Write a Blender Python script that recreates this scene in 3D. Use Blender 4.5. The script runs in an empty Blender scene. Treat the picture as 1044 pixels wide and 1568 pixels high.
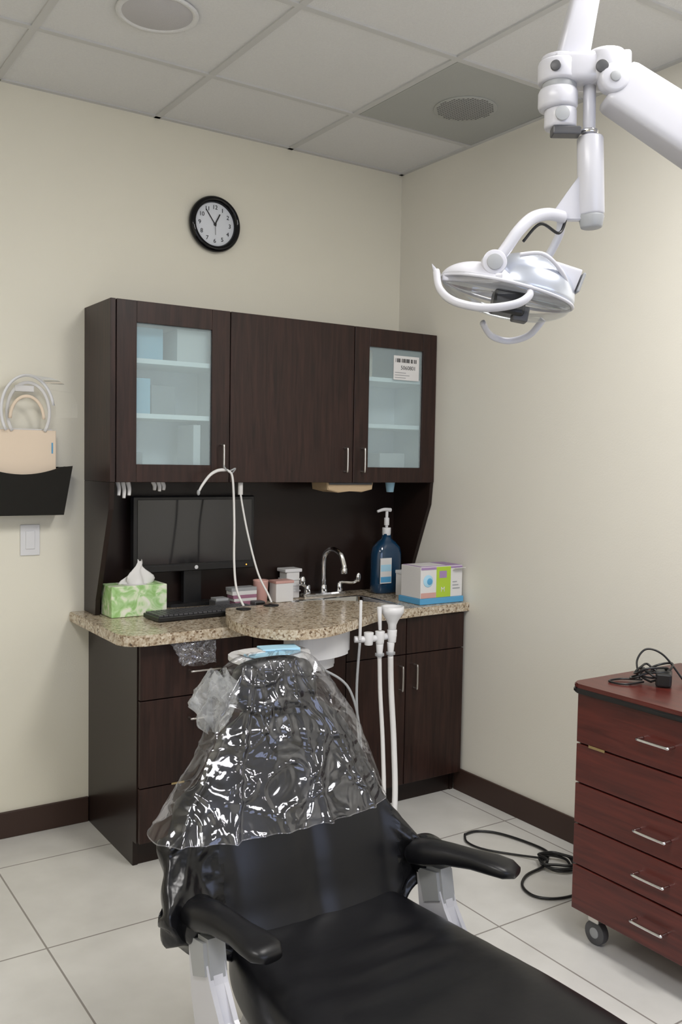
import bpy, bmesh, math, random
from mathutils import Vector, Matrix, noise
random.seed(3)
S=bpy.context.scene
COL=S.collection
try: S.view_settings.view_transform='Standard'
except Exception: pass

# ---------------------------------------------------------------- materials
def newmat(name):
    m=bpy.data.materials.new(name); m.use_nodes=True
    nt=m.node_tree; b=nt.nodes['Principled BSDF']
    return m,nt,b
def mat(name,col,rough=.5,metal=0,bump=0,bscale=50,var=0,vscale=8,coat=0,trans=0,ior=1.45,alpha=1,spec=None,emit=None,es=0):
    m,nt,b=newmat(name)
    b.inputs['Base Color'].default_value=(*col,1)
    b.inputs['Roughness'].default_value=rough
    b.inputs['Metallic'].default_value=metal
    b.inputs['IOR'].default_value=ior
    b.inputs['Coat Weight'].default_value=coat
    b.inputs['Transmission Weight'].default_value=trans
    b.inputs['Alpha'].default_value=alpha
    if spec is not None: b.inputs['Specular IOR Level'].default_value=spec
    if emit:
        b.inputs['Emission Color'].default_value=(*emit,1); b.inputs['Emission Strength'].default_value=es
    tc=nt.nodes.new('ShaderNodeTexCoord')
    n=nt.nodes.new('ShaderNodeTexNoise'); n.inputs['Scale'].default_value=vscale; n.inputs['Detail'].default_value=4
    nt.links.new(tc.outputs['Object'],n.inputs['Vector'])
    mx=nt.nodes.new('ShaderNodeMix'); mx.data_type='RGBA'
    v=var if var else .03
    mx.inputs[6].default_value=(*[c*(1-v) for c in col],1); mx.inputs[7].default_value=(*[min(1,c*(1+v)) for c in col],1)
    nt.links.new(n.outputs['Fac'],mx.inputs[0]); nt.links.new(mx.outputs[2],b.inputs['Base Color'])
    if bump:
        n2=nt.nodes.new('ShaderNodeTexNoise'); n2.inputs['Scale'].default_value=bscale; n2.inputs['Detail'].default_value=3
        nt.links.new(tc.outputs['Object'],n2.inputs['Vector'])
        bp=nt.nodes.new('ShaderNodeBump'); bp.inputs['Strength'].default_value=bump; bp.inputs['Distance'].default_value=.01
        nt.links.new(n2.outputs['Fac'],bp.inputs['Height']); nt.links.new(bp.outputs['Normal'],b.inputs['Normal'])
    return m
def ramp(nt,stops):
    r=nt.nodes.new('ShaderNodeValToRGB'); e=r.color_ramp.elements
    while len(e)<len(stops): e.new(.5)
    for i,(p,c) in enumerate(stops): e[i].position=p; e[i].color=(*c,1)
    return r
def wood(name,c1,c2,scale=(30,30,2.2),rough=.35,spec=.5):
    m,nt,b=newmat(name); tc=nt.nodes.new('ShaderNodeTexCoord'); mp=nt.nodes.new('ShaderNodeMapping')
    mp.inputs['Scale'].default_value=scale
    n=nt.nodes.new('ShaderNodeTexNoise'); n.inputs['Scale'].default_value=2.2; n.inputs['Detail'].default_value=6; n.inputs['Distortion'].default_value=.6
    r=ramp(nt,[(.3,c1),(.7,c2)])
    nt.links.new(tc.outputs['Object'],mp.inputs['Vector']); nt.links.new(mp.outputs[0],n.inputs['Vector'])
    nt.links.new(n.outputs['Fac'],r.inputs[0]); nt.links.new(r.outputs[0],b.inputs['Base Color'])
    b.inputs['Roughness'].default_value=rough; b.inputs['Specular IOR Level'].default_value=spec
    return m
def granite():
    m,nt,b=newmat('granite'); tc=nt.nodes.new('ShaderNodeTexCoord')
    v=nt.nodes.new('ShaderNodeTexVoronoi'); v.inputs['Scale'].default_value=150
    n=nt.nodes.new('ShaderNodeTexNoise'); n.inputs['Scale'].default_value=55; n.inputs['Detail'].default_value=5
    nt.links.new(tc.outputs['Object'],v.inputs['Vector']); nt.links.new(tc.outputs['Object'],n.inputs['Vector'])
    r=ramp(nt,[(0,(.05,.035,.025)),(.2,(.18,.12,.075)),(.38,(.40,.31,.21)),(.65,(.52,.44,.33)),(1,(.68,.61,.50))])
    sep=nt.nodes.new('ShaderNodeSeparateColor'); nt.links.new(v.outputs['Color'],sep.inputs[0])
    ad=nt.nodes.new('ShaderNodeMath'); ad.operation='MULTIPLY_ADD'; ad.inputs[1].default_value=.66
    nt.links.new(sep.outputs[0],ad.inputs[0])
    ad2=nt.nodes.new('ShaderNodeMath'); ad2.operation='MULTIPLY_ADD'; ad2.inputs[1].default_value=1.15; ad2.inputs[2].default_value=-.34
    nt.links.new(n.outputs['Fac'],ad2.inputs[0]); nt.links.new(ad2.outputs[0],ad.inputs[2])
    nt.links.new(ad.outputs[0],r.inputs[0]); nt.links.new(r.outputs[0],b.inputs['Base Color'])
    b.inputs['Roughness'].default_value=.2
    return m
def floormat():
    m,nt,b=newmat('floor_tile'); tc=nt.nodes.new('ShaderNodeTexCoord'); mp=nt.nodes.new('ShaderNodeMapping')
    mp.inputs['Location'].default_value=(-.75+6.1,-2.63+6.1,0)
    br=nt.nodes.new('ShaderNodeTexBrick'); br.offset=0; br.squash=1
    br.inputs['Scale'].default_value=1; br.inputs['Brick Width'].default_value=.61; br.inputs['Row Height'].default_value=.61
    br.inputs['Mortar Size'].default_value=.003; br.inputs['Mortar Smooth'].default_value=.1
    br.inputs['Mortar'].default_value=(.28,.26,.24,1)
    n=nt.nodes.new('ShaderNodeTexNoise'); n.inputs['Scale'].default_value=5; n.inputs['Detail'].default_value=8
    r=ramp(nt,[(.3,(.61,.60,.57)),(.7,(.71,.70,.67))])
    nt.links.new(tc.outputs['Object'],mp.inputs[0]); nt.links.new(mp.outputs[0],br.inputs['Vector'])
    nt.links.new(tc.outputs['Object'],n.inputs['Vector']); nt.links.new(n.outputs['Fac'],r.inputs[0])
    nt.links.new(r.outputs[0],br.inputs['Color1']); nt.links.new(r.outputs[0],br.inputs['Color2'])
    nt.links.new(br.outputs['Color'],b.inputs['Base Color']); b.inputs['Roughness'].default_value=.17
    return m
def mixtrans(name,col,fac_base,rough=.05,tint=(1,1,1),bump=0,bscale=12,fres=.5,metal=0,glossy=False,detail=4,blend=.35,dist=.02):
    """thin sheet: transparent mixed with a surface layer"""
    m,nt,b=newmat(name); out=nt.nodes['Material Output']
    if glossy:
        nt.nodes.remove(b); b=nt.nodes.new('ShaderNodeBsdfGlossy'); b.inputs['Color'].default_value=(*col,1); b.inputs['Roughness'].default_value=rough
    else:
        b.inputs['Base Color'].default_value=(*col,1); b.inputs['Roughness'].default_value=rough; b.inputs['Metallic'].default_value=metal
    t=nt.nodes.new('ShaderNodeBsdfTransparent'); t.inputs[0].default_value=(*tint,1)
    lw=nt.nodes.new('ShaderNodeLayerWeight'); lw.inputs[0].default_value=blend
    ma=nt.nodes.new('ShaderNodeMath'); ma.operation='MULTIPLY_ADD'; ma.inputs[1].default_value=fres; ma.inputs[2].default_value=fac_base; ma.use_clamp=True
    nt.links.new(lw.outputs['Fresnel'],ma.inputs[0])
    mx=nt.nodes.new('ShaderNodeMixShader'); nt.links.new(ma.outputs[0],mx.inputs[0])
    nt.links.new(t.outputs[0],mx.inputs[1]); nt.links.new(b.outputs[0],mx.inputs[2]); nt.links.new(mx.outputs[0],out.inputs[0])
    if bump:
        tc=nt.nodes.new('ShaderNodeTexCoord'); n2=nt.nodes.new('ShaderNodeTexNoise'); n2.inputs['Scale'].default_value=bscale; n2.inputs['Detail'].default_value=detail; n2.inputs['Distortion'].default_value=1.5
        nt.links.new(tc.outputs['Object'],n2.inputs['Vector'])
        bp=nt.nodes.new('ShaderNodeBump'); bp.inputs['Strength'].default_value=bump; bp.inputs['Distance'].default_value=dist
        nt.links.new(n2.outputs['Fac'],bp.inputs['Height']); nt.links.new(bp.outputs['Normal'],b.inputs['Normal']); nt.links.new(bp.outputs['Normal'],lw.inputs['Normal'])
    return m

M={}
M['wall']=mat('wall_paint',(.77,.74,.63),.5,bump=.05,bscale=180,var=.01)
M['wallr']=mat('wall_paint_side',(.78,.755,.68),.45,bump=.05,bscale=180,var=.01)
M['tile']=mat('ceiling_tile',(.72,.72,.715),.9,bump=.25,bscale=240,var=.05,vscale=120)
M['grid']=mat('ceiling_grid',(.58,.58,.57),.6)
M['vent']=mat('vent_plastic',(.42,.43,.41),.7,bump=.1,bscale=300)
M['speaker']=mat('speaker_white',(.52,.51,.52),.7,bump=.1,bscale=300)
M['ventd']=mat('vent_dark',(.18,.18,.18),.7)
M['esp']=wood('espresso_wood',(.013,.0055,.0042),(.038,.016,.012),rough=.38,spec=.35)
M['espd']=mat('espresso_laminate',(.018,.0105,.0087),.28,spec=.35)
M['base']=mat('baseboard_brown',(.045,.024,.018),.45)
M['mah']=wood('mahogany_wood',(.060,.010,.008),(.12,.021,.015),scale=(25,2.2,30),rough=.3)
M['gran']=granite()
M['floor']=floormat()
M['white']=mat('white_plastic',(.72,.72,.73),.35)
M['whitec']=mat('white_enamel',(.56,.56,.60),.32,coat=.12)
M['paper']=mat('white_card',(.72,.71,.70),.7)
M['shelf']=mat('white_melamine',(.95,.96,.96),.6)
M['grey']=mat('grey_plastic',(.34,.35,.36),.45)
M['dgrey']=mat('dark_grey',(.08,.08,.085),.4)
M['black']=mat('black_plastic',(.012,.012,.013),.3)
M['gloss']=mat('gloss_black',(.004,.004,.005),.06,spec=.35)
M['screen']=mat('screen_glass',(.012,.012,.014),.08,spec=.9)
M['leather']=mat('black_vinyl',(.0065,.0065,.008),.34,bump=.10,bscale=14,var=.1,spec=.4)
M['leatherw']=mat('black_vinyl_wrinkled',(.006,.006,.007),.24,bump=.6,bscale=15,spec=.45)
M['chrome']=mat('chrome',(.75,.75,.76),.12,1)
M['nickel']=mat('brushed_nickel',(.62,.60,.57),.28,1)
M['brass']=mat('brass',(.5,.38,.2),.35,1)
M['tan']=mat('manila_folder',(.80,.665,.52),.7)
M['kraft']=mat('kraft_paper',(.50,.37,.23),.8)
def tissuemat():
    m,nt,b=newmat('tissue_print'); tc=nt.nodes.new('ShaderNodeTexCoord'); n=nt.nodes.new('ShaderNodeTexNoise'); n.inputs['Scale'].default_value=20; n.inputs['Distortion'].default_value=1.5
    r=ramp(nt,[(.35,(.30,.54,.18)),(.48,(.45,.67,.33)),(.56,(.66,.78,.52)),(.68,(.80,.82,.70))])
    nt.links.new(tc.outputs['Object'],n.inputs['Vector']); nt.links.new(n.outputs['Fac'],r.inputs[0]); nt.links.new(r.outputs[0],b.inputs['Base Color']); b.inputs['Roughness'].default_value=.5
    return m
M['green']=tissuemat()
M['greenb']=mat('lime_print',(.42,.60,.05),.5)
M['purple']=mat('purple_print',(.36,.24,.44),.5)
M['blue']=mat('blue_print',(.10,.36,.62),.5)
M['lblue']=mat('light_blue_paper',(.40,.66,.82),.8)
M['pink']=mat('pink_plastic',(.62,.36,.32),.5)
M['mauve']=mat('mauve_card',(.35,.16,.24),.5)
M['clockf']=mat('clock_face',(.74,.77,.82),.5)
M['liq']=mat('blue_liquid',(.008,.04,.09),.08,coat=.5)
M['clear']=mixtrans('clear_plastic',(.9,.93,.96),.05,.06,fres=.45,glossy=True)
M['film']=mixtrans('plastic_film',(.92,.93,1.0),.075,.09,bump=.55,bscale=9,fres=.38,glossy=True,detail=2,blend=.25,dist=.03)
M['glass']=mixtrans('frosted_glass',(.66,.75,.76),.24,.45,tint=(.93,.99,1.0),fres=.12)
M['refl']=mat('reflector_mirror',(.62,.66,.74),.28,.7)
M['led']=mat('troffer_lens',(.9,.9,.9),.6,emit=(1,.98,.95),es=3)

# ---------------------------------------------------------------- geometry helpers
CUR={'p':None,'inv':Matrix.Identity(4)}
def group(name,loc=(0,0,0),rotz=None):
    e=bpy.data.objects.new(name,None); e.empty_display_size=.1; COL.objects.link(e); e.location=loc
    if rotz is not None:
        e.rotation_euler=(0,0,rotz); CUR['inv']=Matrix.Identity(4)
    else: CUR['inv']=Matrix.Translation(Vector(loc)).inverted()
    CUR['p']=e; return e
def finish(name,me,m,smooth=False):
    if m is not None:
        for mm in (m if isinstance(m,list) else [m]): me.materials.append(M[mm] if isinstance(mm,str) else mm)
    if smooth:
        for p in me.polygons: p.use_smooth=True
    o=bpy.data.objects.new(name,me); COL.objects.link(o)
    if CUR['p']: o.parent=CUR['p']; o.matrix_parent_inverse=CUR['inv']
    return o
def frombm(name,bm,m,smooth=False):
    bmesh.ops.recalc_face_normals(bm,faces=bm.faces)
    me=bpy.data.meshes.new(name); bm.to_mesh(me); bm.free(); return finish(name,me,m,smooth)
def box(name,c,s,m,bev=.002,rot=None,seg=2):
    bm=bmesh.new(); bmesh.ops.create_cube(bm,size=1)
    bmesh.ops.scale(bm,vec=s,verts=bm.verts)
    if bev: bmesh.ops.bevel(bm,geom=bm.edges[:],offset=min(bev,min(s)*.49),segments=seg,affect='EDGES',profile=.5)
    if rot is not None: bmesh.ops.rotate(bm,verts=bm.verts,cent=(0,0,0),matrix=rot)
    bmesh.ops.translate(bm,verts=bm.verts,vec=c)
    return frombm(name,bm,m,bool(bev) and bev>.006)
def bx(name,x0,x1,y0,y1,z0,z1,m,bev=.002):
    return box(name,((x0+x1)/2,(y0+y1)/2,(z0+z1)/2),(abs(x1-x0),abs(y1-y0),abs(z1-z0)),m,bev)
def RX(d): return Matrix.Rotation(math.radians(d),3,'X')
def RY(d): return Matrix.Rotation(math.radians(d),3,'Y')
def RZ(d): return Matrix.Rotation(math.radians(d),3,'Z')
def basis(d):
    d=Vector(d).normalized(); a=Vector((0,0,1)) if abs(d.z)<.9 else Vector((1,0,0))
    x=a.cross(d).normalized(); return x,d.cross(x)
def rings(name,R,m,cap=True,smooth=True,closed=True):
    v=[];f=[];n=len(R[0])
    for r in R: v+= [tuple(p) for p in r]
    for i in range(len(R)-1):
        for j in range(n if closed else n-1):
            a=i*n+j;b=i*n+(j+1)%n; f.append((a,b,b+n,a+n))
    if cap: f.append(tuple(range(n))[::-1]); f.append(tuple((len(R)-1)*n+j for j in range(n)))
    me=bpy.data.meshes.new(name); me.from_pydata(v,[],f); me.update()
    bm=bmesh.new(); bm.from_mesh(me); bpy.data.meshes.remove(me)
    return frombm(name,bm,m,smooth)
def cyl(name,p0,p1,r,m,r1=None,seg=28,bev=.0015,smooth=True):
    p0=Vector(p0);p1=Vector(p1); r1=r if r1 is None else r1
    x,y=basis(p1-p0); d=(p1-p0).normalized(); b=min(bev,r*.4,(p1-p0).length*.3)
    def ring(c,rr): return [c+(x*math.cos(t)+y*math.sin(t))*rr for t in [2*math.pi*k/seg for k in range(seg)]]
    R=[ring(p0,r-b),ring(p0+d*b*.3,r-b*.3),ring(p0+d*b,r),ring(p1-d*b,r1),ring(p1-d*b*.3,r1-b*.3),ring(p1,r1-b)]
    return rings(name,R,m,True,smooth)
def spline(P,n=8,closed=False):
    P=[Vector(p) for p in P]; o=[]
    N=len(P)
    for i in range(N if closed else N-1):
        if closed: a,b,c,d=P[(i-1)%N],P[i],P[(i+1)%N],P[(i+2)%N]
        else: a,b,c,d=P[max(i-1,0)],P[i],P[i+1],P[min(i+2,N-1)]
        for k in range(n):
            t=k/n; o.append(.5*((2*b)+(c-a)*t+(2*a-5*b+4*c-d)*t*t+(3*b-a-3*c+d)*t**3))
    if not closed: o.append(P[-1])
    return o
def tube(name,P,r,m,seg=10,n=8,r1=None,flat=1,raw=False):
    Q=[Vector(p) for p in P] if raw else spline(P,n)
    d=(Q[1]-Q[0]).normalized(); x,y=basis(d); R=[]
    for i,q in enumerate(Q):
        t=((Q[min(i+1,len(Q)-1)]-Q[max(i-1,0)])).normalized()
        x=(x-t*x.dot(t)).normalized(); y=t.cross(x)
        rr=r if r1 is None else r+(r1-r)*i/(len(Q)-1)
        R.append([q+x*math.cos(a)*rr+y*math.sin(a)*rr*flat for a in [2*math.pi*k/seg for k in range(seg)]])
    return rings(name,R,m)
def prism(name,pts,a0,a1,m,axis='Z',bev=.002,smooth=False):
    bm=bmesh.new()
    def P(p,h):
        return (p[0],p[1],h) if axis=='Z' else ((p[0],h,p[1]) if axis=='Y' else (h,p[0],p[1]))
    v0=[bm.verts.new(P(p,a0)) for p in pts]; v1=[bm.verts.new(P(p,a1)) for p in pts]
    n=len(pts); bm.faces.new(v0); bm.faces.new(v1)
    for i in range(n): bm.faces.new((v0[i],v0[(i+1)%n],v1[(i+1)%n],v1[i]))
    if bev:
        es=[e for e in bm.edges if (e.verts[0] in v0)==(e.verts[1] in v0)]
        bmesh.ops.bevel(bm,geom=es,offset=bev,segments=2,affect='EDGES')
    return frombm(name,bm,m,smooth)
def sp(x,p): return math.copysign(abs(x)**p,x)
def ellip(name,c,r,m,rot=None,p=1.0,nu=32,nv=16,lo=-90,hi=90):
    R=[]
    for i in range(nv+1):
        ph=math.radians(lo+(hi-lo)*i/nv); ph=max(min(ph,math.pi/2-.02),-math.pi/2+.02)
        ring=[]
        for j in range(nu):
            th=2*math.pi*j/nu
            q=Vector((r[0]*sp(math.cos(ph),p)*sp(math.cos(th),p),r[1]*sp(math.cos(ph),p)*sp(math.sin(th),p),r[2]*sp(math.sin(ph),p)))
            if rot is not None: q=rot@q
            ring.append(q+Vector(c))
        R.append(ring)
    return rings(name,R,m)
def lathe(name,c,prof,m,seg=32,cap=True):
    R=[[(c[0]+r*math.cos(t),c[1]+r*math.sin(t),c[2]+z) for t in [2*math.pi*k/seg for k in range(seg)]] for r,z in prof]
    return rings(name,R,m,cap)
def pull(name,p,d,L,out,m='nickel',r=.004):
    p=Vector(p);d=Vector(d)*L/2;o=Vector(out)
    return tube(name,[p-d,p-d+o*.8,p-d*.85+o,p+d*.85+o,p+d+o*.8,p+d],r,m,seg=8,n=4)
def text(name,s,loc,size,m,rot,ext=.0004):
    c=bpy.data.curves.new(name,'FONT'); c.body=s; c.size=size; c.align_x='CENTER'; c.align_y='CENTER'; c.extrude=ext
    c.materials.append(M[m]); o=bpy.data.objects.new(name,c); COL.objects.link(o); o.location=loc; o.rotation_euler=rot
    if CUR['p']: o.parent=CUR['p']; o.matrix_parent_inverse=CUR['inv']
    return o

# ---------------------------------------------------------------- room
XR=2.653; YB=3.5; XL=-1.0; YF=-1.3; H=2.79
bx('floor',XL-.1,XR+.1,YF-.1,YB+.1,-.1,0,'floor',0)
bx('ceiling',XL-.1,XR+.1,YF-.1,YB+.1,H,H+.1,'tile',0)
bx('wall_back',XL-.1,XR+.1,YB,YB+.1,0,H,'wall',0)
bx('wall_right',XR,XR+.1,YF-.1,YB,0,H,'wallr',0)
bx('wall_left',XL-.1,XL,YF-.1,YB,0,H,'wall',0)
bx('wall_front',XL,XR,YF-.1,YF,0,H,'wall',0)
bx('baseboard_back',XL,1.158,YB-.012,YB,0,.1,'base',.003)
bx('baseboard_right',XR-.012,XR,YF,3.02,0,.1,'base',.003)
bx('baseboard_left',XL,XL+.012,YF,YB-.012,0,.1,'base',.003)
bm=bmesh.new()
def addb(x0,x1,y0,y1,z0,z1):
    r=bmesh.ops.create_cube(bm,size=1)['verts']
    bmesh.ops.scale(bm,vec=(x1-x0,y1-y0,z1-z0),verts=r); bmesh.ops.translate(bm,vec=((x0+x1)/2,(y0+y1)/2,(z0+z1)/2),verts=r)
x=2.04
while x>XL: addb(x-.012,x+.012,YF,YB,H-.006,H); x-=.61
y=3.01
while y>YF: addb(XL,XR,y-.012,y+.012,H-.0065,H); y-=.61
addb(XR-.02,XR,YF,YB,H-.006,H); addb(XL,XR,YB-.02,YB,H-.006,H)
frombm('trim_1',bm,'grid')
group('ceiling_vent',(2.345,2.705,H))
bx('panel',2.056,2.63,2.416,2.994,H-.005,H,'vent',.001)
cyl('grille_ring',(2.345,2.705,H-.005),(2.345,2.705,H-.009),.12,'vent',seg=48)
bm=bmesh.new()
for i in range(-9,10):
    for j in range(-9,10):
        a=i*.012;b=j*.012
        if a*a+b*b<.0121:
            r=bmesh.ops.create_cone(bm,cap_ends=True,segments=8,radius1=.0042,radius2=.0042,depth=.001)['verts']
            bmesh.ops.translate(bm,vec=(2.345+a,2.705+b,H-.0095),verts=r)
frombm('perforations',bm,'ventd')
group('ceiling_speaker',(1.1,2.69,H))
lathe('rim',(1.1,2.69,H-.012),[(.118,.012),(.125,.006),(.122,.0),(.108,.002),(.105,.006)],'tile',48)
cyl('mesh',(1.1,2.69,H-.001),(1.1,2.69,H-.008),.107,'speaker',seg=48)
def troffer(name,cx,cy,power):
    group(name,(cx,cy,H))
    for a,b,c,d in [(cx-.3,cx-.27,cy-.6,cy+.6),(cx+.27,cx+.3,cy-.6,cy+.6),(cx-.27,cx+.27,cy-.6,cy-.57),(cx-.27,cx+.27,cy+.57,cy+.6)]:
        bx('frame',a,b,c,d,H-.015,H,'white',.002)
    bx('lens',cx-.27,cx+.27,cy-.57,cy+.57,H-.006,H-.001,'led',0)
    l=bpy.data.lights.new('tube_light','AREA'); l.shape='RECTANGLE'; l.size=.52; l.size_y=1.12; l.energy=power; l.color=(1,.975,.945)
    o=bpy.data.objects.new('tube_light',l); COL.objects.link(o); o.location=(cx,cy,H-.012); o.parent=CUR['p']; o.matrix_parent_inverse=CUR['inv']
troffer('ceiling_light_panel',1.735,.88,39)
troffer('ceiling_light_panel.001',-.1,.88,27)
group('window_1',(.6,YF,1.5))
for a,b,c,d in [(0,1.8,.95,1.0),(0,1.8,2.2,2.25),(0,.05,1.0,2.2),(1.75,1.8,1.0,2.2),(.88,.92,1.0,2.2)]:
    bx('frame',a,b,YF,YF+.04,c,d,'white',.003)
bx('pane',.05,1.75,YF+.002,YF+.01,1.0,2.2,mat('daylight_pane',(.6,.7,.9),.3,emit=(.62,.70,1),es=2.6),0)

# ---------------------------------------------------------------- wall clock
cx,cz=1.68,2.406
group('wall_clock',(cx,YB,cz))
def ringY(name,prof,m,seg=64):
    R=[[(cx+r*math.cos(t),y,cz+r*math.sin(t)) for t in [2*math.pi*k/seg for k in range(seg)]] for r,y in prof]
    return rings(name,R,m,False)
ringY('case',[(.10,YB-.001),(.112,YB-.006),(.114,YB-.022),(.108,YB-.033),(.099,YB-.036),(.092,YB-.032),(.088,YB-.022),(.087,YB-.012)],'gloss')
cyl('dial',(cx,YB-.001,cz),(cx,YB-.016,cz),.09,'clockf',seg=64)
for h in range(1,13):
    a=math.radians(90-h*30)
    text('numeral_%d'%h,str(h),(cx+.068*math.cos(a),YB-.0175,cz+.068*math.sin(a)),.024,'black',(math.pi/2,0,0))
def hand(name,ang,L,w,y):
    a=math.radians(ang); box(name,(cx+math.sin(a)*L*.38,y,cz+math.cos(a)*L*.38),(w,.0012,L),'black',0,rot=RY(ang))
hand('minute_hand',-36,.078,.0036,YB-.019); hand('hour_hand',27,.054,.005,YB-.0205)
hand('second_hand',178,.05,.0014,YB-.022)
cyl('hub',(cx,YB-.016,cz),(cx,YB-.024,cz),.0055,'black')

# ---------------------------------------------------------------- upper cabinet
X0=1.142; YU=3.21; ZB=1.35; ZT=2.01
group('wall_cabinet',(1.9,3.35,1.68))
bx('left_side',X0,X0+.019,YU+.0,YB,ZB,ZT,'esp',.001)
bx('right_side',XR-.021,XR-.002,YU+.02,YB,ZB,ZT,'esp',.001)
bx('top',X0+.019,XR-.021,YU+.02,YB,ZT-.02,ZT-.001,'esp',.001)
bx('bottom',X0+.019,XR-.021,YU+.02,YB,ZB+.001,ZB+.02,'esp',.001)
bx('inner_back',X0+.019,XR-.021,YB-.012,YB-.002,ZB+.02,ZT-.02,'shelf',0)
DL=[1.165,1.62,2.203,XR-.004]
for k,xd in enumerate(DL[1:3]): bx('divider',xd-.01,xd+.01,YU+.025,YB-.012,ZB+.02,ZT-.02,'shelf',0)
bx('liner_l',X0+.019,X0+.024,YU+.025,YB-.012,ZB+.02,ZT-.02,'shelf',0)
bx('liner_r',XR-.026,XR-.021,YU+.025,YB-.012,ZB+.02,ZT-.02,'shelf',0)
bx('liner_b',X0+.024,XR-.026,YU+.025,YB-.012,ZB+.02,ZB+.025,'shelf',0)
for z in (1.595,1.797):
    bx('shelf',X0+.024,1.61,YU+.022,YB-.012,z-.009,z+.009,'shelf',.001)
    bx('shelf',2.213,XR-.026,YU+.022,YB-.012,z-.009,z+.009,'shelf',.001)
def frame_door(n,a,b):
    st=.076
    bx(n+'_stile_l',a,a+st,YU,YU+.02,ZB,ZT,'esp',.0015); bx(n+'_stile_r',b-st,b,YU,YU+.02,ZB,ZT,'esp',.0015)
    bx(n+'_rail_t',a+st,b-st,YU,YU+.02,ZT-.078,ZT,'esp',.0015); bx(n+'_rail_b',a+st,b-st,YU,YU+.02,ZB,ZB+.066,'esp',.0015)
    bx(n+'_glass',a+st,b-st,YU+.009,YU+.013,ZB+.066,ZT-.078,'glass',0)
frame_door('door_a',DL[0],DL[1]-.002); frame_door('door_c',DL[2]+.002,DL[3])
bx('door_b',DL[1]+.002,DL[2]-.002,YU,YU+.02,ZB,ZT,'esp',.0015)
for xh in (1.583,2.158,2.247): pull('pull',(xh,YU,1.445),(0,0,1),.098,(0,-.028,0))
def sidepanel(n,x0,x1):
    prism(n,[(YB-.001,.842),(3.37,.842),(3.365,.90),(3.225,1.25),(3.215,1.349),(YB-.001,1.349)],x0,x1,'espd',axis='X',bev=.001)
sidepanel('support_left',X0,X0+.019); sidepanel('support_right',XR-.021,XR-.002)
bx('back_panel',X0+.019,XR-.021,YB-.016,YB-.001,.842,1.349,'espd',0)
group('door_label',(2.47,YU,1.87))
bx('paper',2.415,2.555,YU+.0068,YU+.0085,1.80,1.905,'paper',0)
for i in range(14):
    w=random.choice([.002,.004,.006]); bx('barcode',2.425+i*.0085,2.425+i*.0085+w,YU+.0062,YU+.0068,1.876,1.893,'black',0)
text('code','5060801',(2.495,YU+.0064,1.853),.024,'dgrey',(math.pi/2,0,0))
for i in range(3): bx('print_line',2.422,2.422+.06+.02*(i%2),YU+.0062,YU+.0068,1.83-i*.011,1.833-i*.011,'grey',0)
group('stored_boxes',(1.4,3.35,1.62))
bx('box_a',1.42,1.56,3.26,3.4,1.807,1.93,'paper'); bx('box_b',1.2,1.38,3.3,3.42,1.807,1.93,'lblue')
bx('box_c',1.19,1.33,3.3,3.42,1.605,1.74,'lblue'); bx('box_d',1.485,1.515,3.25,3.4,1.376,1.57,'white')
bx('box_e',2.25,2.36,3.3,3.44,1.807,1.93,'tan'); bx('box_f',1.35,1.45,3.34,3.44,1.605,1.72,'grey')
bx('box_g',2.44,2.58,3.34,3.44,1.376,1.48,'paper'); bx('box_h',1.19,1.3,3.3,3.42,1.376,1.46,'grey')

# ---------------------------------------------------------------- base cabinet
group('base_cabinet',(1.9,3.25,.4))
YC=2.965; BX=1.16
prism('left_side',[(YB-.001,0),(3.02,0),(3.02,.09),(YC+.02,.09),(YC+.02,.80),(YB-.001,.80)],BX,BX+.02,'espd',axis='X',bev=.001)
prism('right_side',[(YB-.001,0),(3.02,0),(3.02,.09),(YC+.02,.09),(YC+.02,.80),(YB-.001,.80)],XR-.034,XR-.014,'espd',axis='X',bev=.001)
bx('toe_kick',BX+.02,XR-.034,3.025,3.04,0,.09,'espd',0)
bx('bottom',BX+.02,XR-.034,YC+.02,YB-.001,.09,.11,'espd',0)
bx('inner_back',BX+.02,XR-.034,YB-.016,YB-.001,.11,.80,'espd',0)
bx('face_frame',BX+.02,XR-.034,YC+.021,YC+.035,.11,.80,'black',0)
dx=[BX+.004,1.60,2.02,2.32,XR-.018]
for z0,z1 in [(.095,.288),(.292,.597),(.601,.797)]:
    bx('drawer_front',dx[0],dx[1]-.002,YC,YC+.02,z0,z1,'esp',.0015)
bx('door_m',dx[1]+.002,dx[2]-.002,YC,YC+.02,.095,.797,'esp',.0015)
for i in (2,3):
    bx('false_front',dx[i]+.002,dx[i+1]-.002,YC,YC+.02,.646,.797,'esp',.0015)
    bx('door',dx[i]+.002,dx[i+1]-.002,YC,YC+.02,.095,.642,'esp',.0015)
for z in (.69,.52,.22): pull('pull',(1.40,YC,z),(1,0,0),.11,(0,-.028,0))
for xh in (2.285,2.36): pull('pull',(xh,YC,.55),(0,0,1),.098,(0,-.028,0))
bx('catch',1.28,1.33,YC-.004,YC,.287,.294,'brass',.001)

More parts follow.
